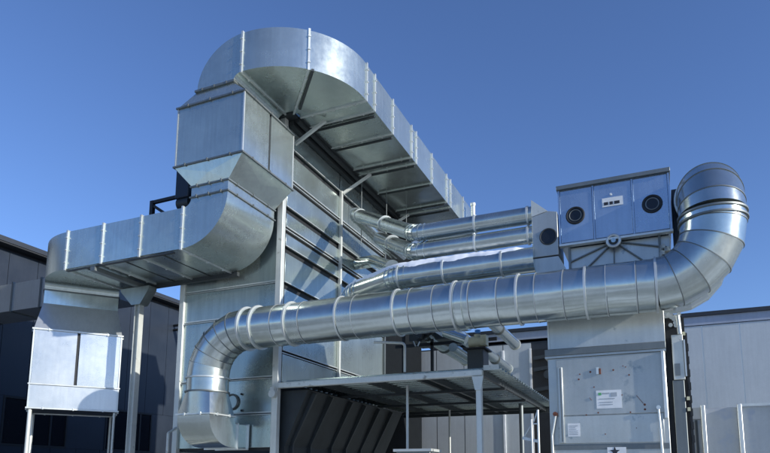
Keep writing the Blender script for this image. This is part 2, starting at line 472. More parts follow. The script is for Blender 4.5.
# ================================================================== LOWER DUCT
ld = thing('lower_duct', (-11, 10.96, 6.4), 'rectangular duct elbowing left below the duct box and curving down at the far left', 'air duct')
lb, lt = 6.41, 7.33
lz = (lb + lt) / 2; lh = (lt - lb) / 2
# short neck
xa, xb = -8.98, -8.02
mb = MB(); mb.box(xa, xb, y0, y1, 7.53, 7.75); mb.build('neck', G, ld)
for z in (7.76, 7.52):
    mb = MB(); rectframe(mb, ((xa + xb) / 2, yc, z), V(((xb - xa) / 2, 0, 0)), V((0, hw, 0)), .03, .03, (0, 0, 1)); bolts(mb, ((xa + xb) / 2, yc, z), V(((xb - xa) / 2, 0, 0)), V((0, hw, 0)), (0, 0, 1)); mb.build('flange', GD, ld)
# vertical elbow: centre (-9.18, 7.51), from neck (direction +X side) to duct (-X)
mb = MB(); fr = []
for i in range(0, 17):
    a = R(90 * i / 16)
    c_, s_ = math.cos(a) ** 2, math.sin(a) ** 2
    ri_ = .20 * c_ + .18 * s_; ro_ = 1.16 * c_ + 1.10 * s_
    d = V((math.cos(a), 0, -math.sin(a)))
    fr.append((V((-9.18, yc, 7.51)) + d * (ri_ + ro_) / 2, V((0, hw, 0)), d * (ro_ - ri_) / 2))
mb.rects(fr); mb.build('dropping_elbow', G, ld)
xl = -12.63
for a_, b_ in ((xl, -11.49), (-11.49, -10.35), (-10.35, -9.18)): crossbox(a_, b_, y0, y1, lb, lt, .014).build('straight_section', G, ld, angle=.2)
pc2 = V((xl, 12.02, lz)); ri, ro = .20, 1.92
TH = 40
mb = MB(); fr = []
for i in range(0, 11):
    a = R(TH * i / 10); d = V((-math.sin(a), -math.cos(a), 0)); fr.append((pc2 + d * (ri + ro) / 2, d * (ro - ri) / 2, V((0, 0, lh))))
mb.rects(fr); mb.build('curved_section', G, ld)
a = R(TH); d = V((-math.sin(a), -math.cos(a), 0)); h = V((-math.cos(a), math.sin(a), 0))
ce = pc2 + d * (ri + ro) / 2; wv = d * (ro - ri) / 2
# turning down
mb = MB(); fr = []; RI = .17
cc = ce + V((0, 0, -lh - RI))
for i in range(0, 13):
    b = R(90 * i / 12); e = V((0, 0, 1)) * math.cos(b) + h * math.sin(b)
    fr.append((cc + e * (RI + lh), wv, e * lh))
mb.rects(fr)
mb.build('down_elbow', G, ld)
nk = cc + h * (RI + lh)    # neck centre, z = lb-RI
mb = MB(); mb.rects([(nk, wv, h * lh), (nk + V((0, 0, -.36)), wv, h * lh)]); mb.build('neck', G, ld)
mb = MB(); rectframe(mb, nk, wv, h * lh, .03, .03, (0, 0, 1)); mb.build('flange', GD, ld)
for x in (-9.18, -10.35, -11.49, -12.63):
    vflange((x, yc, lz), (1, 0, 0), (0, hw, 0), parent=ld, h=lh)
mb = MB()
mb.bar((-12.6, y1 + .04, lb - .05), (-9.0, y1 + .04, lb - .05), .045, .05)
mb.bar((-12.6, y0 + .04, lb - .045), (-9.4, y0 + .04, lb - .045), .03, .012)
for x in (-12.1, -10.9, -9.8): mb.box(x - .012, x + .012, y0 + .1, y1 - .02, lb - .02, lb - .002)
build_split(mb, 'carrier_rail', DARKG, ld)

# left box, rotated with the duct end
thx = math.atan2(-h.y, -h.x)       # local +X looks back along -h
zneck = nk.z - .36
lbx, P2, U2, W2 = duct_box('duct_box', (nk.x + .02, nk.y - .02), thx, .78, .99, 3.22, 5.15,
    'bright sunlit duct box on thin legs below the left end of the lower duct', G=GL, mid=3.80, top=(lh, .86, zneck - 5.15))
mb = MB()
tmb = []
for sx, sy in ((1, -1), (1, 1), (-1, -1), (-1, 1)):
    p = P2(sx * .72, sy * .93, 0); mb = MB(); mb.tube([(p.x, p.y, 0), (p.x, p.y, 3.19)], .045 if sy < 0 else .03, 14); mb.build('leg', POST, lbx)

# support post with gusset head under the lower duct
sp_ = thing('support_post', (-11.72, 11.55, 0), 'thick pale steel post with a flared head holding up the lower duct', 'steel post')
mb = MB(); px_, py_ = -11.72, 11.55
for sx in (-1, 1): mb.box(px_ + sx * .07 - .01, px_ + sx * .07 + .01, py_ - .075, py_ + .075, 0, 5.86)
mb.box(px_ - .06, px_ + .06, py_ - .01, py_ + .01, 0, 5.86)
mb.build('post_shaft', POST, sp_)
mb = MB()
mb.prism([(px_ - .14, py_ - .13, 5.80), (px_ + .14, py_ - .13, 5.80), (px_ + .40, py_ - .13, 6.17), (px_ + .40, py_ - .13, 6.24), (px_ - .52, py_ - .13, 6.24), (px_ - .52, py_ - .13, 6.18)], (0, .26, 0))
mb.build('post_head', G, sp_)
mb = MB(); mb.bar((px_, y0 - .02, 6.30), (px_, y1 + .12, 6.30), .07, .05); mb.build('cross_beam', GD, sp_)

# black railing on top of the lower duct
rl = MB(); rl.bar((-11.87, 11.92, 7.4), (-11.87, 11.92, 8.72), .05, .05); rl.bar((-11.9, 11.92, 8.68), (-10.4, 11.92, 8.70), .04, .04); rl.bar((-11.85, 11.92, 8.60), (-11.15, 11.92, 8.12), .035, .035)
rl.bar((-10.45, 11.92, 8.70), (-10.45, 11.92, 7.4), .03, .03)
tag(rl.build('railing', DARK), 'short black railing sticking up behind the lower duct', 'railing')
# blue canister beside tower
cn = thing('side_canister', (-10.75, 11.9, 8.4), 'dark blue round ended canister hanging behind the duct box above the railing', 'canister')
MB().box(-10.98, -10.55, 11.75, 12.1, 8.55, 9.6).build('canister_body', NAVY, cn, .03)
MB().tube([(-10.95, 11.93, 8.45), (-10.58, 11.93, 8.45)], .17, 20).build('end_cap', DARKG, cn)
# stub post at the roof corner
mb = MB()
mb.bar((-10.45, 12.0, 9.9), (-10.45, 12.0, 11.95), .05, .015); mb.bar((-10.45, 12.0, 11.92), (-10.0, 12.0, 11.95), .03, .03); mb.prism([(-10.44, 12.0, 11.9), (-10.2, 12.0, 11.9), (-10.44, 12.0, 11.5)], (0, .02, 0))
tag(mb.build('roof_bracket', POST), 'pale angle bracket at the tower roof corner, left of the top duct elbow', 'bracket')

# stub duct into the left hall
sd = thing('stub_duct', (-19, 14, 7), 'small flat duct running into the dark hall at the left edge', 'air duct')
mb = MB(); prof = [(-22, 13.9), (-19.93, 13.9), (-19.3, 13.99), (-18.9, 13.93), (-17.4, 13.98), (-15.6, 14.0)]
mb.box(-21.98, -15.4, 14, 15.2, 7.12, 8.08); mb.build('duct_body', GL, sd)
for x in (-19.93, -18.55):
    mb = MB(); rectframe(mb, (x, 14.6, 7.6), V((0, .6, 0)), V((0, 0, .48)), .04, .06, (1, 0, 0)); mb.build('flange', GD, sd)

# ================================================================== MAIN PIPE
YP, ZP, RP = 11.0, 4.75, .435
mp = thing('main_pipe', (-4, YP, ZP), 'biggest round galvanised pipe, crossing the whole front with an elbow at each end', 'pipe')
XL, RB = -8.04, 1.0; XR = .02; RR = .91
sx_ = [-7.72, -7.22, -6.89, -6.56, -5.72, -5.37, -4.51, -4.2, -3.73, -3.22, -3.05, -2.54, -2.19, -1.88, -1.41, -1.05, -.72, -.26]
random.seed(21)
for a_, b_ in zip([XL] + sx_, sx_ + [XR]):
    dz_ = random.uniform(-.004, .004); dy_ = random.uniform(-.004, .004); rj = RP + random.uniform(-.004, .003)
    m_ = MB(); m_.tube([(a_, YP - dy_, ZP - dz_), (b_, YP + dy_, ZP + dz_)], rj, 64); m_.build('pipe_section', GP, mp)
for x in sx_:
    MB().band((x, YP, ZP), (1, 0, 0), RP, .008, .013, 64).build('seam', GB, mp)
    MB().band((x + .0125, YP, ZP), (1, 0, 0), RP, .004, .010, 64).build('seam', GD, mp)
mb = MB()
def arc(c, a0, a1, r, n, ax='xz', y=YP):
    out = []
    for i in range(n + 1):
        a = R(a0 + (a1 - a0) * i / n); out.append(V((c[0] + r * math.cos(a), y, c[1] + r * math.sin(a))))
    return out
# left elbow (lobster back)
pl = arc((XL, ZP - RB), 90, 180, RB, 6)
pl = [V((XL, YP, ZP))] + pl[1:-1] + [V((XL - RB, YP, ZP - RB)), V((XL - RB, YP, 3.42))]
def seams(mb, pts, r, out=.008, w=.015, n=56, skip=1):
    for i in range(skip, len(pts) - 1):
        di = (pts[i] - pts[i - 1]).normalized(); do = (pts[i + 1] - pts[i]).normalized()
        t = (di + do).normalized(); k = 1
        # elliptical mitre ring
        q = MB(); c = pts[i]
        a_ = t.cross(V((0, 1, 0))).normalized() if abs(t.y) < .9 else t.cross(V((1, 0, 0))).normalized(); b_ = t.cross(a_)
        for s_ in (-1, 1): pass
        rings = []
        for s_ in (-w / 2, w / 2):
            for rr in (r - .01, r + out):
                ring = []
                for j in range(n):
                    e = a_ * math.cos(2 * PI * j / n) + b_ * math.sin(2 * PI * j / n)
                    # length so that distance from axis di = rr
                    e2 = e - di * e.dot(di); ring.append(mb.bm.verts.new(c + e * (rr / e2.length) + t * s_))
                rings.append(ring)
        order = [rings[0], rings[1], rings[3], rings[2]]
        for r0, r1 in zip(order, order[1:] + order[:1]):
            for j in range(n):
                jj = (j + 1) % n; mb.bm.faces.new((r0[j], r0[jj], r1[jj], r1[j]))
        q.bm.free()
rr = [RP] * (len(pl) - 3) + [.445, .45, .45]
mb.tube(pl, rr, 64, crisp=True); mb.build('left_elbow', GP, mp); mb = MB(); seams(mb, pl, RP + .002); build_split(mb, 'elbow_seam', GD, mp)
for x, o_, w_ in ((-8.33, .0, .0), (-8.01, .042, .04), (-7.72, .042, .04), (-6.89, .036, .036), (-5.72, .02, .03), (-4.51, .026, .034), (-3.35, .045, .036), (-2.19, .03, .034), (-1.05, .03, .034), (.04, .026, .036)):
    if w_: MB().band((x, YP, ZP), (1, 0, 0), RP, o_, w_, 64).build('clamp_ring', GB, mp)
MB().band((-3.22, YP, ZP), (1, 0, 0), RP, .035, .12, 64).build('clamp_ring', GP, mp)
for z in (3.72, 3.42):
    MB().band((XL - RB, YP, z), (0, 0, 1), .45, .03, .03, 56).build('clamp_ring', GD if z < 3.5 else GB, mp)
# transition round -> rect
cx = XL - RB; n = 48
mb = MB(); top_r, bot_r = [], []
hx_, hy_ = .425, .42
for j in range(n):
    a = 2 * PI * j / n; c_, s_ = math.cos(a), math.sin(a)
    top_r.append(mb.bm.verts.new((cx + .45 * c_, YP + .45 * s_, 3.40)))
    k = 1 / max(abs(c_) / hx_, abs(s_) / hy_)
    bot_r.append(mb.bm.verts.new((cx + k * c_, YP + k * s_, 2.93)))
# snap nearest verts to corners
for sx in (-1, 1):
    for sy in (-1, 1):
        tgt = V((cx + sx * hx_, YP + sy * hy_, 2.93)); b = min(bot_r, key=lambda v: (v.co - tgt).length); b.co = tgt
for j in range(n):
    k = (j + 1) % n; mb.bm.faces.new((top_r[j], top_r[k], bot_r[k], bot_r[j]))
mb.build('transition', GP, mp, angle=14)
mb = MB(); rectframe(mb, (cx, YP, 2.92), V((hx_, 0, 0)), V((0, hy_, 0)), .03, .03, (0, 0, 1)); bolts(mb, (cx, YP, 2.92), V((hx_, 0, 0)), V((0, hy_, 0)), (0, 0, 1), 2); mb.build('flange', GB, mp)
# rect elbow: down -> +Y, centre (Y = YP+hy+.12, z=2.90)
mb = MB(); fr = []; ecy = YP + hy_ + .10
for i in range(0, 13):
    a = R(90 * i / 12); c_, s_ = math.cos(a) ** 2, math.sin(a) ** 2
    ri_ = .10 * c_ + .14 * s_; ro_ = (.10 + 2 * hy_) * c_ + .66 * s_
    d = V((0, -math.cos(a), -math.sin(a)))
    fr.append((V((cx, ecy, 2.90)) + d * (ri_ + ro_) / 2, V((hx_, 0, 0)), d * (ro_ - ri_) / 2))
fr.append((V((cx, 11.93, 2.50)), V((hx_, 0, 0)), V((0, 0, -.26))))
mb.rects(fr); mb.build('square_elbow', GP, mp)
for y in (ecy + .02, 11.93):
    mb = MB(); rectframe(mb, (cx, y, 2.50), V((hx_, 0, 0)), V((0, 0, .26)), .03, .035, (0, 1, 0)); mb.build('flange', GB, mp)
def seams_on(mb, pts, rads):
    for i in range(1, len(pts) - 1): seams(mb, pts[i - 1:i + 2], rads[i])
# right elbow up
pr_ = arc((XR, ZP + RR), -90, 0, RR, 5)
pr_ = pr_ + [V((XR + RR, YP, ZP + RR + .03))]
r2 = [RP, RP, .445, .46, .475, .485, .49]
mb = MB(); mb.tube(pr_, r2, 64, crisp=True); mb.build('right_elbow', GP, mp); mb = MB(); seams_on(mb, pr_, r2); build_split(mb, 'elbow_seam', GD, mp)
RX = XR + RR; z1_ = ZP + RR + .03
mb = MB(); mb.tube([(RX, YP, z1_), (RX, YP, z1_ + .13)], .49, 64); mb.build('riser', GP, mp)
for z in (z1_, z1_ + .11): MB().band((RX, YP, z), (0, 0, 1), .49, .025, .03, 64).build('clamp_ring', GD, mp)
# top elbow turning back
RT = .53; zt0 = z1_ + .13
pt = [V((RX, YP + RT - RT * math.cos(R(a)), zt0 + RT * math.sin(R(a)))) for a in (0, 15, 40, 65, 90)] + [V((RX, YP + RT + .35, zt0 + RT))]
mb = MB(); mb.tube(pt, .49, 64, crisp=True)
def seams2(mb, pts, r):
    n = 56
    for i in range(1, len(pts) - 1):
        di = (pts[i] - pts[i - 1]).normalized(); do = (pts[i + 1] - pts[i]).normalized(); t = (di + do).normalized()
        a_ = V((1, 0, 0)); b_ = t.cross(a_); rings = []
        for s_, rr_ in ((-.009, r - .01), (-.009, r + .008), (.009, r + .008), (.009, r - .01)):
            ring = []
            for j in range(n):
                e = a_ * math.cos(2 * PI * j / n) + b_ * math.sin(2 * PI * j / n); e2 = e - di * e.dot(di)
                ring.append(mb.bm.verts.new(pts[i] + e * (rr_ / e2.length) + t * s_))
            rings.append(ring)
        for r0, r1 in zip(rings, rings[1:] + rings[:1]):
            for j in range(n):
                k = (j + 1) % n; mb.bm.faces.new((r0[j], r0[k], r1[k], r1[j]))
mb.build('top_elbow', GP, mp); mb = MB(); seams2(mb, pt, .49); build_split(mb, 'elbow_seam', GD, mp)
MB().band((RX, YP + RT + .02, zt0 + RT), (0, 1, 0), .49, .035, .04, 64).build('clamp_ring', GB, mp)
# back drop: continues down behind and turns to the fan unit
zz = zt0 + RT; yb = 12.35
RX -= .05; pb = [V((RX, YP + RT + .35, zz)), V((RX, yb - .25, zz)), V((RX, yb - .05, zz - .1)), V((RX, yb, zz - .35)), V((RX - .07, yb, 5.6))] + [V((RX - .07 - .5 + .5 * math.cos(R(a_)), yb, 5.52 - .5 * math.sin(R(a_)))) for a_ in (12, 32, 52, 72, 90)] + [V((RX - 1.4, yb, 5.02))]
mb = MB(); mb.tube(pb, .44, 56, crisp=True); mb.build('back_drop', GP, mp)

# ================================================================== FAN UNIT (upper)
un = thing('fan_unit', (-.6, 12.4, 5.8), 'blue grey fan casing with two portholes and a small white plate above the big pipe', 'fan unit')
UX0, UX1, UY, UZ0, UZ1 = -1.54, .355, 11.5, 5.84, 6.97
MB().box(UX0 + .02, UX1 - .02, UY + .02, UY + 1.7, UZ0, UZ1 - .02).build('casing', UNIT, un)
mb = MB(); xsn = [UX0 + .02, -.92, -.255, UX1 - .02]
for a, b in zip(xsn, xsn[1:]): mb.box(a + .018, b - .018, UY - .012, UY + .021, UZ0 + .03, UZ1 - .10)
build_split(mb, 'front_panel', UNIT, un, .006)
mb = MB()
for x in (-.92, -.255): mb.box(x - .012, x + .012, UY - .022, UY + .019, UZ0 + .02, UZ1 - .09)
mb.box(UX0, UX0 + .03, UY - .02, UY + .03, UZ0, UZ1 - .08); mb.box(UX1 - .03, UX1, UY - .02, UY + .03, UZ0, UZ1 - .08)
build_split(mb, 'panel_trim', UNIT, un)
mb = MB(); mb.box(UX0 - .02, UX1 + .02, UY - .06, UY + 1.75, UZ1 - .075, UZ1); mb.build('roof_cap', GD, un, .006)
for x, z in ((-1.24, 6.365), (.06, 6.36)):
    MB().ring((x, UY - .02, z), (0, 1, 0), .150, .020).build('porthole_rim', DARK, un)
    MB().ring((x, UY - .022, z), (0, 1, 0), .105, .010).build('glint_ring', GD, un)  # added ring stands in for glints on the glass
    o = MB().disc((x, UY - .018, z), (0, 1, 0), .148, .03).build('porthole_glass', GLASS, un)
mb = MB(); mb.box(UX0, UX1 + .01, UY - .07, UY + .05, UZ0 - .045, UZ0 - .002); mb.build('bottom_ledge', GB, un, .004)
mb = MB(); mb.box(-.765, -.415, UY - .022, UY - .013, 6.435, 6.60); mb.build('name_plate', WHITE, un)
mb = MB(); random.seed(3)
x = -.735
for w in (.07, .055, .09):
    mb.box(x, x + w, UY - .026, UY - .0225, 6.465, 6.52); x += w + .025
mb.build('plate_print', INK, un)
MB().disc((-.61, UY - .03, 6.66), (0, 1, 0), .02, .02, 12).build('bolt', WHITE, un)
# radial ribbed panel below
RYY = UY + .10
mb = MB(); mb.box(-1.40, .30, RYY, RYY + 1.2, 4.6, UZ0 - .05); mb.build('volute_front', HOUS, un)
mb = MB(); hb = V((-.605, RYY - .03, 5.80))
for ang in (200, 222, 268, 318, 345):
    e = V((math.cos(R(ang)), 0, math.sin(R(ang)))); L_ = min(1.5, (.78 if e.x < 0 else .86) / max(abs(e.x), .12)); L_ = min(L_, 1.0 / max(.05, -e.z))
    mb.bar(hb, hb + e * L_, .010, .018, (0, 1, 0))
mb.box(-1.40, -1.36, RYY - .05, RYY - .002, 4.6, UZ0 - .05); mb.box(.12, .16, RYY - .05, RYY - .002, 4.6, UZ0 - .05)
build_split(mb, 'radial_rib', GD, un)
mb = MB(); mb.disc((-.605, UY - .05, 5.77), (0, 1, 0), .085, .1, 20); mb.build('hub', DARKG, un)
MB().ring((-.605, UY - .06, 5.77), (0, 1, 0), .105, .028, 24).build('hub_ring', GB, un)
MB().disc((-.605, UY - .085, 5.77), (0, 1, 0), .04, .05, 14).build('hub_cap', G, un)
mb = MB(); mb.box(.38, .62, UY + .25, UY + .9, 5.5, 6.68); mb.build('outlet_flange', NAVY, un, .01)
mb = MB()
for i in range(9): mb.obox((.20 + random.uniform(-.05, .10), UY - .02 + random.uniform(0, .1), 5.40 + random.uniform(0, .2)), (1, .3, 0), (0, 1, .4), (0, 0, 1), .025, .02, .035)
mb.build('valve_cluster', GB, un)
# slanted fastening where the unit meets back
# junction box
jb = thing('junction_box', (-1.8, 11.8, 5.5), 'narrow sheet metal header box with one porthole, where the side pipes enter the fan unit', 'duct box')
JY = 11.47
mb = MB(); mb.prism([(-2.03, JY, 5.66), (-1.56, JY, 5.66), (-1.56, JY, 6.49), (-1.72, JY, 6.53), (-2.03, JY, 6.46)], (0, .7, 0)); mb.build('box_body', HOUS, jb, .01)
mb = MB(); mb.hexa([(-2.03, JY, 6.462), (-1.74, JY, 6.532), (-1.74, JY + .7, 6.532), (-2.03, JY + .7, 6.462), (-2.03, JY, 6.80), (-1.74, JY, 6.54), (-1.74, JY + .7, 6.54), (-2.03, JY + .7, 6.80)]); mb.build('sloped_top', POST, jb)
mb = MB(); mb.hexa([(-2.02, JY + .02, 5.64), (-1.57, JY + .02, 5.64), (-1.57, JY + .68, 5.64), (-2.02, JY + .68, 5.64), (-1.98, JY + .02, 5.30), (-1.40, JY + .02, 5.30), (-1.40, JY + .68, 5.30), (-1.98, JY + .68, 5.30)]); mb.build('box_foot', HOUS, jb)
MB().ring((-1.735, JY - .01, 6.03), (0, 1, 0), .148, .014).build('porthole_rim', DARKG, jb)
MB().disc((-1.735, JY - .008, 6.03), (0, 1, 0), .146, .03).build('porthole_glass', GLASS, jb)

# ================================================================== SIDE PIPES
def fillet(pts, r, seg=5):
    pts = [V(p) for p in pts]; out = [pts[0]]; j = []
    for a, b, c in zip(pts, pts[1:], pts[2:]):
        d0 = (a - b).normalized(); d1 = (c - b).normalized(); ang = d0.angle(d1); t = min(r / math.tan(ang / 2), (a - b).length * .45, (c - b).length * .45)
        p0, p1 = b + d0 * t, b + d1 * t
        for i in range(seg + 1):
            u = i / seg; out.append((1 - u) ** 2 * p0 + 2 * u * (1 - u) * b + u * u * p1); j.append(len(out) - 1)
    out.append(pts[-1]); return out, j
def side_pipe(label, pts, r, bend, rings, joints=True, name='side_pipe', group='slim pipes from the tower to the header box'):
    t = thing(name, pts[0], label, 'pipe', group)
    P_, j = fillet(pts, bend, 4)
    MB().tube(P_, r, 40, crisp=True).build('pipe_body', GP, t)
    for k in (j if joints else []):
        d = (P_[min(k + 1, len(P_) - 1)] - P_[k - 1]).normalized()
        MB().band(P_[k], d, r, .014, .022, 36).build('clamp_ring', GP, t)
    for c, d in rings: MB().band(c, d, r, .02, .035, 36).build('clamp_ring', GB, t)
    return t
Y1 = 11.62
p1t = side_pipe('uppermost slim pipe running from the tower side to the header box', [(-2.03, Y1, 6.56), (-4.42, Y1, 6.56), (-7.2, 14.35, 8.55), (-7.22, 17.2, 8.38)], .165, .45,
    [((-3.15, Y1, 6.56), (1, 0, 0)), ((-2.12, Y1, 6.56), (1, 0, 0)), ((-5.6, 12.77, 7.41), (-2.78, 2.73, 1.99)), ((-6.85, 14.01, 8.30), (-2.78, 2.73, 1.99))])
p2t = side_pipe('second slim pipe below the uppermost one, also bending towards the tower', [(-2.03, Y1, 6.17), (-4.45, Y1, 6.17), (-6.5, 14.45, 7.80), (-6.9, 17.0, 8.25)], .165, .45,
    [((-3.15, Y1, 6.17), (1, 0, 0)), ((-2.12, Y1, 6.17), (1, 0, 0)), ((-5.6, 13.2, 7.1), (-2.05, 2.83, 1.63))])
p4 = side_pipe('short round elbow poking out of the tower side under the slim pipes', [(-7.88, 15.9, 7.75), (-7.2, 15.6, 7.65), (-6.3, 14.6, 7.05), (-5.6, 13.2, 6.5)], .17, .6, [], joints=False, name='elbow_pipe', group=None)
p3t = side_pipe('thicker segmented pipe with a ridge of snow, directly above the big pipe', [(-1.99, 11.5, 5.63), (-4.75, 11.5, 5.63), (-6.0, 12.05, 5.58), (-7.9, 14.3, 5.45)], .238, .9,
    [((-2.6, 11.5, 5.63), (1, 0, 0)), ((-3.75, 11.5, 5.63), (1, 0, 0)), ((-4.7, 11.5, 5.63), (1, 0, 0))], name='segmented_pipe', group=None)
# snow ridge lying on the pipe
def snow_ridge(pts, r, hw_, hh, seed=1, label='', parent=None, gaps=()):
    random.seed(seed); P_, j = fillet(pts, .9, 6); line = []
    tot = 0
    for a, b in zip(P_, P_[1:]):
        L_ = (b - a).length; n_ = max(1, int(L_ / .045))
        for i in range(n_): line.append((a + (b - a) * i / n_, (b - a).normalized()))
    mb = MB(); rings = []; kk = .9
    for i, (c, d) in enumerate(line):
        s_ = d.cross(V((0, 0, 1))).normalized(); u_ = s_.cross(d)
        kk = .85 * kk + .15 * random.uniform(.2, 1.6); k = kk + random.uniform(-.05, .05); e = min(1, i / 4, (len(line) - 1 - i) / 4) if len(line) > 8 else 1
        e = max(.08, e); ww = hw_ * (.62 + .35 * kk + .06 * random.random()) * e; h_ = hh * k * e
        off = -.055 + .02 * math.sin(i * .35)
        ring = []
        for q in range(9):
            a = PI * q / 8; w = ww * math.cos(a) + off
            base = math.sqrt(max(0, r * r - min(r, abs(w)) ** 2)); jt = random.uniform(-.007, .007) if 0 < q < 8 else 0; ring.append(mb.bm.verts.new(c + s_ * (w + jt) + u_ * (base - .01 + jt + h_ * math.sin(a) ** .6)))
        rings.append(ring)
    for r0, r1 in zip(rings, rings[1:]):
        for q in range(8): mb.bm.faces.new((r0[q], r0[q + 1], r1[q + 1], r1[q]))
        mb.bm.faces.new((r0[8], r0[0], r1[0], r1[8]))
    mb.bm.faces.new(rings[0]); mb.bm.faces.new(rings[-1][::-1])
    return mb.build('snow', SNOW, None, angle=70)
tag(snow_ridge([(-2.15, 11.5, 5.63), (-4.75, 11.5, 5.63), (-6.0, 12.05, 5.58), (-7.2, 13.45, 5.5)], .238, .135, .07, 4), 'long ridge of white snow lying on the thicker segmented pipe', 'snow')
tag(snow_ridge([(-4.3, Y1, 6.17), (-4.62, 11.86, 6.34)], .165, .08, .05, 5), 'small white lump of snow at the bend of the second slim pipe', 'snow')

# stack pipe beyond the end of the overhead duct
mb = MB(); mb.tube([(-5.50, 20.0, 9.2), (-5.50, 20.0, 10.80)], .07, 16); mb.disc((-5.50, 20.0, 10.80), (0, 0, 1), .09, .09, 16)
tag(mb.build('vent_stack', POST), 'tiny vent stack against the sky beyond the end of the top duct', 'vent pipe')

# ================================================================== CANOPY
ca = thing('canopy', (-5.4, 12, 0), 'flat corrugated sheet roof on thin posts under the big pipe', 'canopy')
cx0, cx1, cyf, cyb, cz = -7.80, -2.86, 12.08, 19.4, 3.74
mb = MB(); prof = []
y = cyf; k = 0
while y < cyb:
    prof += [(y, cz), (y + .10, cz), (y + .13, cz + .045), (y + .23, cz + .045)]; y += .26
top = [mb.bm.verts.new((x, yy, zz_)) for yy, zz_ in prof for x in (cx0, cx1)]
bot = [mb.bm.verts.new((x, yy, zz_ - .008)) for yy, zz_ in prof for x in (cx0, cx1)]
for i in range(len(prof) - 1):
    a = 2 * i
    mb.bm.faces.new((top[a], top[a + 1], top[a + 3], top[a + 2])); mb.bm.faces.new((bot[a], bot[a + 2], bot[a + 3], bot[a + 1]))
    mb.bm.faces.new((top[a + 1], bot[a + 1], bot[a + 3], top[a + 3])); mb.bm.faces.new((top[a], top[a + 2], bot[a + 2], bot[a]))
mb.bm.faces.new((top[0], bot[0], bot[1], top[1]))
mb.build('roof_sheet', GW, ca, angle=20)
mb = MB(); mb.box(-7.86, -3.16, 11.93, 12.05, 3.58, 3.71); mb.build('front_beam', POST, ca, .02)
mb = MB(); mb.box(-3.16, cx1 + .01, 12.03, 12.06, 3.70, 3.80); mb.build('edge_trim', POST, ca)
for x in (-3.22, -4.35, -4.62, -5.75, -6.9):
    MB().box(x - .035, x + .035, 12.06, cyb, 3.61, 3.735).build('rafter', DARKG, ca)
mb = MB()
for yy in (13.9, 16.2, 18.3): mb.box(cx0, -3.16, yy - .03, yy + .03, 3.55, 3.608)
build_split(mb, 'purlin', DARKG, ca)
MB().box(cx0, cx1, cyb - .05, cyb + .02, 3.56, 3.74).build('back_beam', DARKG, ca)
mb = MB(); mb.box(-3.295, -3.185, 11.93, 12.05, 0, 3.57); mb.build('post', POST, ca, .012)
mb = MB(); mb.prism([(-3.30, 11.90, 3.30), (-3.18, 11.90, 3.30), (-3.13, 11.90, 3.57), (-3.36, 11.90, 3.57)], (0, .02, 0)); mb.build('gusset', POST, ca)
for x, y, r_ in ((-5.05, 12.75, .03), (-3.45, 17.0, .06), (-5.75, 17.9, .03)):
    MB().tube([(x, y, 0), (x, y, 3.60)], r_, 12).build('post', POST if r_ < .05 else GD, ca)

# handrail tube standing on the canopy
mb = MB(); P_, _ = fillet([(-4.89, 12.2, 3.80), (-4.89, 12.2, 4.42), (-5.6, 12.2, 4.50)], .1, 6); mb.tube(P_, .028, 14)
tag(mb.build('bent_pipe', POST), 'thin white pipe with a bent top standing on the canopy', 'pipe')
# small control box on the canopy with cream fitting on top
cb = thing('control_box', (-3.5, 12.6, 3.8), 'grey box on the canopy with a cream coloured valve fitting on top', 'control box')
MB().box(-3.62, -3.28, 12.5, 12.95, 3.79, 4.24).build('box_body', DARKG, cb, .01)
MB().box(-3.70, -3.22, 12.45, 13.0, 4.24, 4.27).build('box_lid', DARK, cb)
mb = MB(); mb.tube([(-3.62, 12.7, 4.42), (-3.28, 12.7, 4.42)], .12, 20); mb.tube([(-3.45, 12.7, 4.27), (-3.45, 12.7, 4.58)], .07, 16); mb.box(-3.36, -3.24, 12.6, 12.8, 4.33, 4.55)
mb.build('valve', YEL, cb)
MB().disc((-3.42, 12.62, 4.60), (0, 0, 1), .06, .06, 12).build('blue_cap', plain('blue_plastic', (.05, .22, .55), .4), cb)
MB().tube([(-3.70, 12.75, 4.50), (-4.2, 12.8, 4.72)], .10, 20).build('inlet', GP, cb)

# background return pipes, parallel, running back under the big pipe
for i, (x, z, ya, yb_, r_, lab) in enumerate((( -3.36, 5.06, 12.6, 16.0, .13, 'round pipe with a capped end, rightmost of the pipes behind the big pipe'),
        (-3.60, 4.47, 13.2, 16.2, .11, 'pale pipe sloping away just behind the cream valve'),
        (-4.30, 4.98, 12.8, 16.6, .14, 'pipe in shadow passing left of the cream valve'),
        (-4.05, 4.40, 12.9, 16.0, .10, 'lowest short pipe lying behind the control box'),
        (-4.80, 4.85, 13.0, 16.4, .17, 'widest return pipe, in deep shadow under the middle of the big pipe'))):
    t = thing('return_pipe', (x, ya, z), lab, 'pipe', 'return pipes behind the big pipe')
    MB().tube([(x, ya, z), (x, yb_, z - .04)], r_, 24).build('pipe_body', GP, t)
    MB().disc((x, yb_, z - .04), (0, 1, 0), r_ + .02, .03, 24).build('end_cap', POST, t)
    MB().disc((x, ya + 1.6, z - .03), (0, 1, 0), r_ + .02, .03, 24).build('clamp_ring', GD, t)
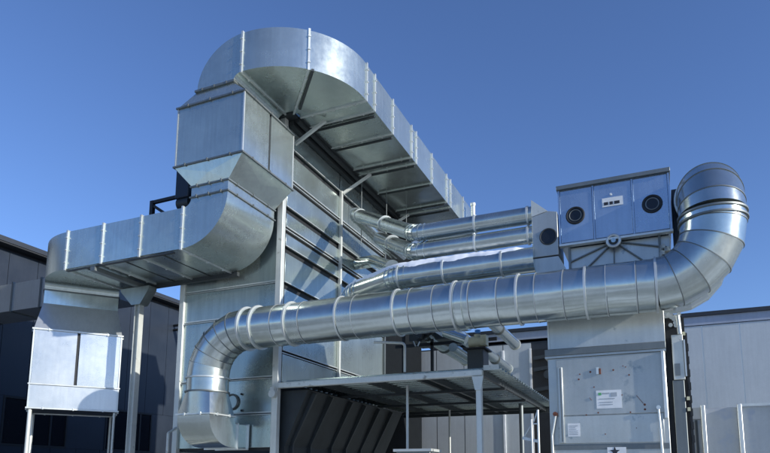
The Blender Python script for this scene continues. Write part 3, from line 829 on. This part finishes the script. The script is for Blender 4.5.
# dark steelwork under the pipe
sw = thing('pipe_truss', (-4.6, 13, 4.3), 'dark steel brackets and bars crossing behind the big pipe, above the canopy', 'truss')
mb = MB()
for p, q in (((-5.6, 13.4, 4.62), (-3.2, 13.4, 4.62)), ((-5.6, 12.9, 5.05), (-4.6, 12.9, 4.75)), ((-4.9, 13.0, 4.62), (-4.0, 13.0, 5.1))):
    mb.bar(p, q, .03, .035)
build_split(mb, 'frame_bar', DARK, sw)
mb = MB(); mb.box(-5.3, -4.3, 13.5, 14.4, 4.75, 5.25); mb.bar((-5.1, 12.9, 4.9), (-4.75, 12.9, 4.7), .07, .06); build_split(mb, 'fan_block', DARKG, sw)
mb = MB(); mb.prism([(-4.50, 12.95, 4.80), (-4.28, 12.95, 4.84), (-4.30, 12.95, 4.66)], (0, .02, 0)); mb.bar((-4.98, 12.95, 4.62), (-4.93, 12.95, 4.50), .012, .012); mb.bar((-4.83, 12.95, 4.60), (-4.88, 12.95, 4.50), .012, .012); build_split(mb, 'clip', GB, sw)
for x0_, x1_, nm in ((-7.7, -3.2, 0),):
    mb = MB()
    for x in (-5.4, -4.7): mb.box(x - .03, x + .03, 13.37, 13.43, 3.8, 4.9)
    build_split(mb, 'upright', DARK, sw)
# white topped cabinet below the canopy
cbt = thing('cabinet', (-4.3, 11.6, 0), 'cabinet with a pale lid just visible at the bottom edge below the canopy', 'cabinet')
MB().box(-4.70, -4.02, 11.3, 11.8, 0, 2.10).build('cabinet_body', GD, cbt, .01)
MB().box(-4.75, -3.98, 11.25, 11.85, 2.10, 2.15).build('lid', POST, cbt)

# ================================================================== DOOR HOUSING
hs = thing('door_housing', (-.8, 12.2, 0), 'tall sheet metal cabinet with a scuffed lift door and labels, under the fan unit', 'cabinet')
HX0, HX1, HY = -1.83, .15, 11.5
MB().box(HX0 + .01, HX1 - .02, HY + .03, HY + 1.5, 3.84, 4.62).build('upper_section', HOUS, hs, .006)
MB().box(HX0 - .04, HX1 - .02, HY - .06, HY + 1.55, 3.775, 3.90).build('collar', GD, hs, .01)
MB().box(HX0 - .04, HX1 - .02, HY - .04, HY + 1.55, 3.735, 3.772).build('collar_lip', HOUS, hs)
MB().box(HX0, HX1 - .04, HY, HY + 1.5, 0, 3.735).build('body', HOUS, hs, .01)
MB().box(HX0 + .15, HX1 - .10, HY - .03, HY - .003, 2.70, 3.70).build('door', HOUS, hs, .005)
MB().box(HX0 + .15, HX1 - .12, HY - .03, HY - .003, 2.21, 2.685).build('lower_door', HOUS, hs, .005)
MB().box(HX0 + .02, HX1 - .06, HY - .012, HY - .003, 2.10, 2.195).build('sill', GD, hs)
MB().box(-1.655, -1.575, HY - .075, HY - .032, 2.22, 3.56).build('left_rail', HOUS, hs, .006)
MB().box(-1.62, -1.60, HY - .082, HY - .076, 2.24, 3.54).build('rail_slot', GD, hs)
MB().box(.045, .095, HY - .09, HY - .001, 2.60, 3.73).build('right_rail', GB, hs, .006)
MB().box(HX0 + .012, HX0 + .04, HY + .005, HY + .028, 3.905, 4.42).build('edge_trim', GB, hs)
mb = MB(); mb.tube([(-1.72, HY - .06, 2.70), (-1.79, HY - .06, 2.36)], .025, 12); mb.tube([(-1.79, HY - .06, 2.36), (-1.77, HY - .06, .4)], .022, 12); mb.build('left_strut', GB, hs)
mb = MB(); mb.tube([(-.04, HY - .07, 2.75), (-.03, HY - .07, 2.42)], .02, 12); mb.tube([(-.03, HY - .07, 2.42), (.0, HY - .07, .4)], .024, 12); mb.disc((-.04, HY - .1, 2.78), (0, 1, 0), .035, .06, 12); mb.build('right_strut', GB, hs)
mb = MB(); mb.disc((-1.72, HY - .09, 2.73), (0, 1, 0), .04, .06, 12); mb.build('strut_pivot', RUST, hs)
mb = MB(); mb.box(-1.02, -.61, HY - .036, HY - .031, 2.80, 3.115); mb.build('white_label', WHITE, hs, label='larger white label with green logo block on the door')
mb = MB(); mb.box(-.985, -.935, HY - .040, HY - .037, 3.03, 3.075); mb.build('label_logo', GREEN, hs)
mb = MB(); mb.box(-.92, -.80, HY - .040, HY - .037, 3.05, 3.07); mb.box(-.78, -.68, HY - .040, HY - .037, 3.0, 3.07)
for z in (2.96, 2.90, 2.86): mb.box(-.97, -.75 + random.uniform(-.05, .1), HY - .040, HY - .037, z, z + .012)
mb.build('label_print', GREYINK, hs)
mb = MB(); mb.box(-1.52, -1.315, HY - .036, HY - .031, 2.33, 2.56); mb.build('white_label', WHITE, hs, label='smaller white label low on the left of the door')
mb = MB()
for i in range(6): mb.box(-1.50, -1.34 - random.uniform(0, .05), HY - .040, HY - .037, 2.36 + i * .03, 2.37 + i * .03)
mb.build('label_print', GREYINK, hs)
mb = MB(); mb.box(-.88, -.58, HY - .036, HY - .013, 1.95, 2.135); mb.build('hazard_label', WHITE, hs)
mb = MB(); c = (-.76, 2.07)
st = []
for i in range(10):
    a = R(90 + 36 * i); r_ = .085 if i % 2 == 0 else .035; st.append((c[0] + r_ * math.cos(a), HY - .0405, c[1] - .01 + r_ * math.sin(a)))
mb.prism(st, (0, .003, 0)); mb.build('star_mark', INK, hs)
mb = MB(); random.seed(11)
for x, z, r_ in ((-1.28, 3.42, .012), (-1.1, 3.45, .018), (-.72, 3.46, .016), (-.47, 3.36, .014), (-1.30, 3.33, .016), (-.52, 3.50, .01), (-1.0, 2.73, .014), (-.48, 2.72, .014), (-1.05, 3.18, .012), (-.25, 2.84, .02), (-.25, 2.76, .018), (-.9, 2.36, .01), (-1.2, 2.70, .012), (-.6, 3.02, .01), (-.4, 2.45, .008), (-.56, 3.52, .009)):
    mb.disc((x, HY - .037, z), (0, 1, 0), r_, .005, 9)
mb.bar((-.37, HY - .036, 3.00), (-.27, HY - .036, 2.86), .005, .003); mb.bar((-1.13, HY - .036, 3.0), (-1.10, HY - .036, 2.95), .006, .003)
mb.build('rust_spot', RUST, hs)
mb = MB(); mb.box(-1.0, -.96, HY - .06, HY - .031, 3.40, 3.52); mb.build('latch', GB, hs)
mb = MB(); mb.box(-.955, -.925, HY - .055, HY - .031, 3.40, 3.50); mb.build('latch_catch', RUST, hs)
# actuator column on the right
ac = thing('lift_column', (.33, 11.7, 0), 'slim lifting column with a pale cylinder at the right edge of the tall cabinet', 'lift column')
MB().box(.10, .44, 11.72, 11.95, 0, 4.35).build('back_plate', DARK, ac)
MB().box(.225, .40, 11.58, 11.718, 3.25, 4.02).build('cylinder_case', POST, ac, .01)
MB().box(.20, .38, 11.60, 11.718, 0, 3.245).build('lower_case', GD, ac, .01)
MB().tube([(.36, 11.56, 4.02), (.345, 11.58, 4.34)], .035, 14).build('piston_rod', GB, ac)
MB().box(.405, .43, 11.56, 11.60, 3.3, 3.92).build('edge_strip', GB, ac)
mb = MB(); mb.box(.25, .33, 11.56, 11.579, 3.32, 3.52); mb.build('cover_plate', GD, ac)
mb = MB(); random.seed(5)
for i in range(9): 
    q = (.20 + random.uniform(0, .18), 11.58 + random.uniform(0, .1), 4.18 + random.uniform(0, .22)); mb.disc(q, (0, 1, .2), .035, .05, 10)
mb.build('cable_joint', GB, ac)
mb = MB()
for i in range(8): mb.box(.44, .48, 11.62, 11.70, 2.2 + i * .22, 2.32 + i * .22)
mb.box(.43, .47, 11.64, 11.70, 0, 4.05); mb.build('chain_guard', DARK, ac)
mb = MB()
for z in (2.72, 2.9, 4.0): mb.box(.40, .445, 11.59, 11.61, z, z + .06)
build_split(mb, 'clamp', YEL, ac)

# ladder / bracket left of the cabinet
lp = thing('ladder', (-2.0, 11.2, 0), 'thin pale ladder rails standing left of the tall cabinet', 'ladder')
for x in (-2.08, -1.965):
    MB().tube([(x, 11.1, 0), (x, 11.1, 2.62 if x < -2.0 else 2.78)], .02, 12).build('rail', GB, lp)
mb = MB()
for i in range(9): mb.tube([(-2.08, 11.1, .3 + i * .28), (-1.965, 11.1, .3 + i * .28)], .012, 8)
build_split(mb, 'rung', GB, lp)
mb = MB(); mb.tube([(-1.965, 11.1, 2.78), (-2.03, 11.1, 2.6), (-2.2, 11.14, 2.36), (-2.25, 11.15, 2.28)], .012, 8); mb.bar((-2.24, 11.12, 2.30), (-1.98, 11.12, 2.24), .02, .025); mb.build('arm', GB, lp)

# ================================================================== SKIP / CONTAINER AT RIGHT
sk = thing('steel_container', (2.2, 14, 0), 'blue grey ribbed steel container in front of the right building', 'container')
KY = 13.0
MB().box(.42, 3.6, KY + .03, KY + 2.2, 0, 2.90).build('container_body', CONT, sk, .01)
MB().box(.40, .66, KY - .02, KY + .02, 2.70, 2.91).build('corner_plate', CONT, sk)
for x in (.70, 1.29, 1.88, 2.47, 3.06):
    MB().box(x - .035, x + .035, KY - .06, KY + .028, 0, 2.95).build('rib', GB, sk, .01)
mb = MB(); mb.box(1.33, 3.6, KY - .035, KY + .026, 2.905, 2.95); mb.build('top_rail', GB, sk)
mb = MB(); mb.box(.43, .50, KY - .02, KY + .028, 0, 2.68); mb.box(.56, .60, KY - .012, KY + .028, 0, 2.68); build_split(mb, 'door_bar', DARKG, sk)

# ================================================================== RIGHT / BACK BUILDING
bb = thing('workshop_building', (0, 22, 0), 'long flat roofed hall clad in grey panels behind the equipment, right side', 'building')
BYF = 22.0
MB().box(-8.2, 14, BYF + .04, BYF + 18, 0, 6.35).build('wall_core', NAVY2, bb)
mb = MB()
x = -8.2; seams_ = [-8.2, -7.55, -6.5, -5.05, -4.05]
for a, b in zip(seams_, seams_[1:]): mb.box(a + .015, b - .015, BYF, BYF + .039, 0, 6.30)
seams3 = [-3.0, -1.8, -.75, .3, 1.32, 2.37, 3.42, 4.47, 5.5, 6.5, 7.5, 8.5, 9.5, 10.5, 11.5, 12.5, 13.5]
for a, b in zip(seams3, seams3[1:]): mb.box(a + .012, b - .012, BYF, BYF + .039, 0, 6.42)
mb.build('wall_panel', CLAD, bb)
mb = MB()
for x in seams3[1:-1]: mb.box(x - .011, x + .011, BYF + .008, BYF + .038, 0, 6.42)
mb.build('panel_joint', GB, bb)
mb = MB(); mb.box(-8.25, 14.05, BYF - .03, BYF + .036, 6.44, 6.72); mb.build('fascia', CLADB, bb)
mb = MB(); mb.box(-8.35, 14.1, BYF - .12, BYF + 18, 6.722, 6.84); mb.build('roof_edge', NAVY2, bb)
mb = MB(); mb.box(-4.05, -3.0, BYF - .01, BYF + .035, 0, 6.05); mb.build('doorway', DARK, bb)
for x in (-4.08, -5.05):
    MB().box(x - .035, x + .035, BYF - .05, BYF - .001, 0, 6.1).build('corner_trim', WHITE, bb)
mb = MB()
for z in (5.3, 4.6, 5.7): mb.bar((-3.95, BYF - .2, z), (-3.05, BYF - .2, z + .1), .05, .06)
mb.disc((-3.45, BYF - .35, 5.1), (0, 1, 0), .15, .1, 16)
build_split(mb, 'door_rail', DARKG, bb)

# ================================================================== LEFT HALL
lh_ = thing('dark_hall', (-26, 24, 0), 'dark navy clad hall with a black roof edge filling the left side', 'building')
HXX = -22.0
MB().box(HXX - 12, HXX - .04, 2, 70, 0, 10.0).build('wall_core', NAVY2, lh_)
mb = MB(); y = 2.0
while y < 69:
    mb.box(HXX - .038, HXX, y + .008, y + 1.19, 4.55, 9.9); mb.box(HXX - .038, HXX, y + .008, y + 1.19, 0, 2.72); y += 1.2
wins = [(12.2, 14.6), (15.5, 18.3), (20.2, 22.9), (24.6, 27.4)]
prev = 2.0
for a, b in wins + [(69, 70)]:
    mb.box(HXX - .038, HXX, prev, a, 2.73, 4.54); prev = b
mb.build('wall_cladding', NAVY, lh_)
for a, b in wins:
    w = MB().box(HXX - .037, HXX - .02, a + .06, b - .06, 2.79, 4.48).build('window', GLASS, lh_)
    mb = MB(); rectframe(mb, (HXX - .005, (a + b) / 2, 3.63), V((0, (b - a) / 2 - .07, 0)), V((0, 0, .84)), .07, .05, (1, 0, 0)); mb.box(HXX - .018, HXX + .01, (a + b) / 2 + .6, (a + b) / 2 + .68, 2.8, 4.46)
    o = mb.build('window_frame', DARK, w)
mb = MB(); mb.box(HXX - 12.2, HXX + .45, 1.5, 70.5, 10.0, 10.22); mb.build('roof', DARK, lh_)
mb = MB(); mb.box(HXX + .451, HXX + .48, 1.5, 70.5, 10.06, 10.24); mb.build('roof_edge', NAVY2, lh_)
# twin dark conduits from hall to tower
cd = MB()
for z in (9.05, 8.82): cd.tube([(HXX + .01, 24.0, z), (-14.8, 24.0, z)], .06, 10)
cd.tube([(-14.8, 24, 0), (-14.8, 24, 9.1)], .08, 10)
tag(cd.build('conduit_bridge', DARK), 'pair of thin dark conduits crossing between the dark hall and the tower', 'conduit')

# ================================================================== CAMERA
f, x0, yy0, ya, pb_, rc = 634.3, 385.0, 380.2, -.41273, .15284, .00437
ca_, sa_ = math.cos(ya), math.sin(ya); cb_, sb_ = math.cos(pb_), math.sin(pb_); cc_, sc_ = math.cos(rc), math.sin(rc)
right = V((ca_, -sa_, 0)); fw = V((sa_ * cb_, ca_ * cb_, sb_)); up = right.cross(fw)
r3 = cc_ * right + sc_ * up; u3 = -sc_ * right + cc_ * up
cam = bpy.data.cameras.new('camera'); co = bpy.data.objects.new('camera', cam); COL.objects.link(co)
M = Matrix((r3, u3, -fw)).transposed().to_4x4(); M.translation = V((0, 0, 1.6)); co.matrix_world = M
cam.sensor_width = 36; cam.lens = 36 * f / 770; cam.shift_y = (yy0 - 226.5) / 770; cam.clip_end = 3000
S.camera = co

# ================================================================== LIGHT
el, az = R(17.5), R(97.5)
w = bpy.data.worlds.new('World'); S.world = w; w.use_nodes = True; N = w.node_tree.nodes
sky = N.new('ShaderNodeTexSky'); sky.sky_type = 'NISHITA'; sky.sun_disc = False; sky.sun_elevation = el; sky.sun_rotation = az
sky.air_density = 1.0; sky.dust_density = .15; sky.ozone_density = 6.0; sky.altitude = 200
tn = N.new('ShaderNodeMix'); tn.data_type = 'RGBA'; tn.blend_type = 'MULTIPLY'; tn.inputs['Factor'].default_value = 1
tn.inputs['B'].default_value = (1.08, .93, .99, 1)
w.node_tree.links.new(sky.outputs[0], tn.inputs['A']); w.node_tree.links.new(tn.outputs['Result'], N['Background'].inputs[0]); N['Background'].inputs[1].default_value = .15
sl = bpy.data.lights.new('sun', 'SUN'); sl.energy = 4.2; sl.angle = R(.55); sl.color = (1, .965, .89)
so = bpy.data.objects.new('sun', sl); COL.objects.link(so)
dv = V((math.sin(az) * math.cos(el), math.cos(az) * math.cos(el), math.sin(el)))
so.rotation_euler = dv.to_track_quat('Z', 'Y').to_euler(); so.location = dv * 60
vs = S.view_settings; vs.view_transform = 'Standard'; vs.look = 'None'; vs.gamma = 1; vs.use_curve_mapping = False; vs.exposure = .38
S.render.engine = 'CYCLES'
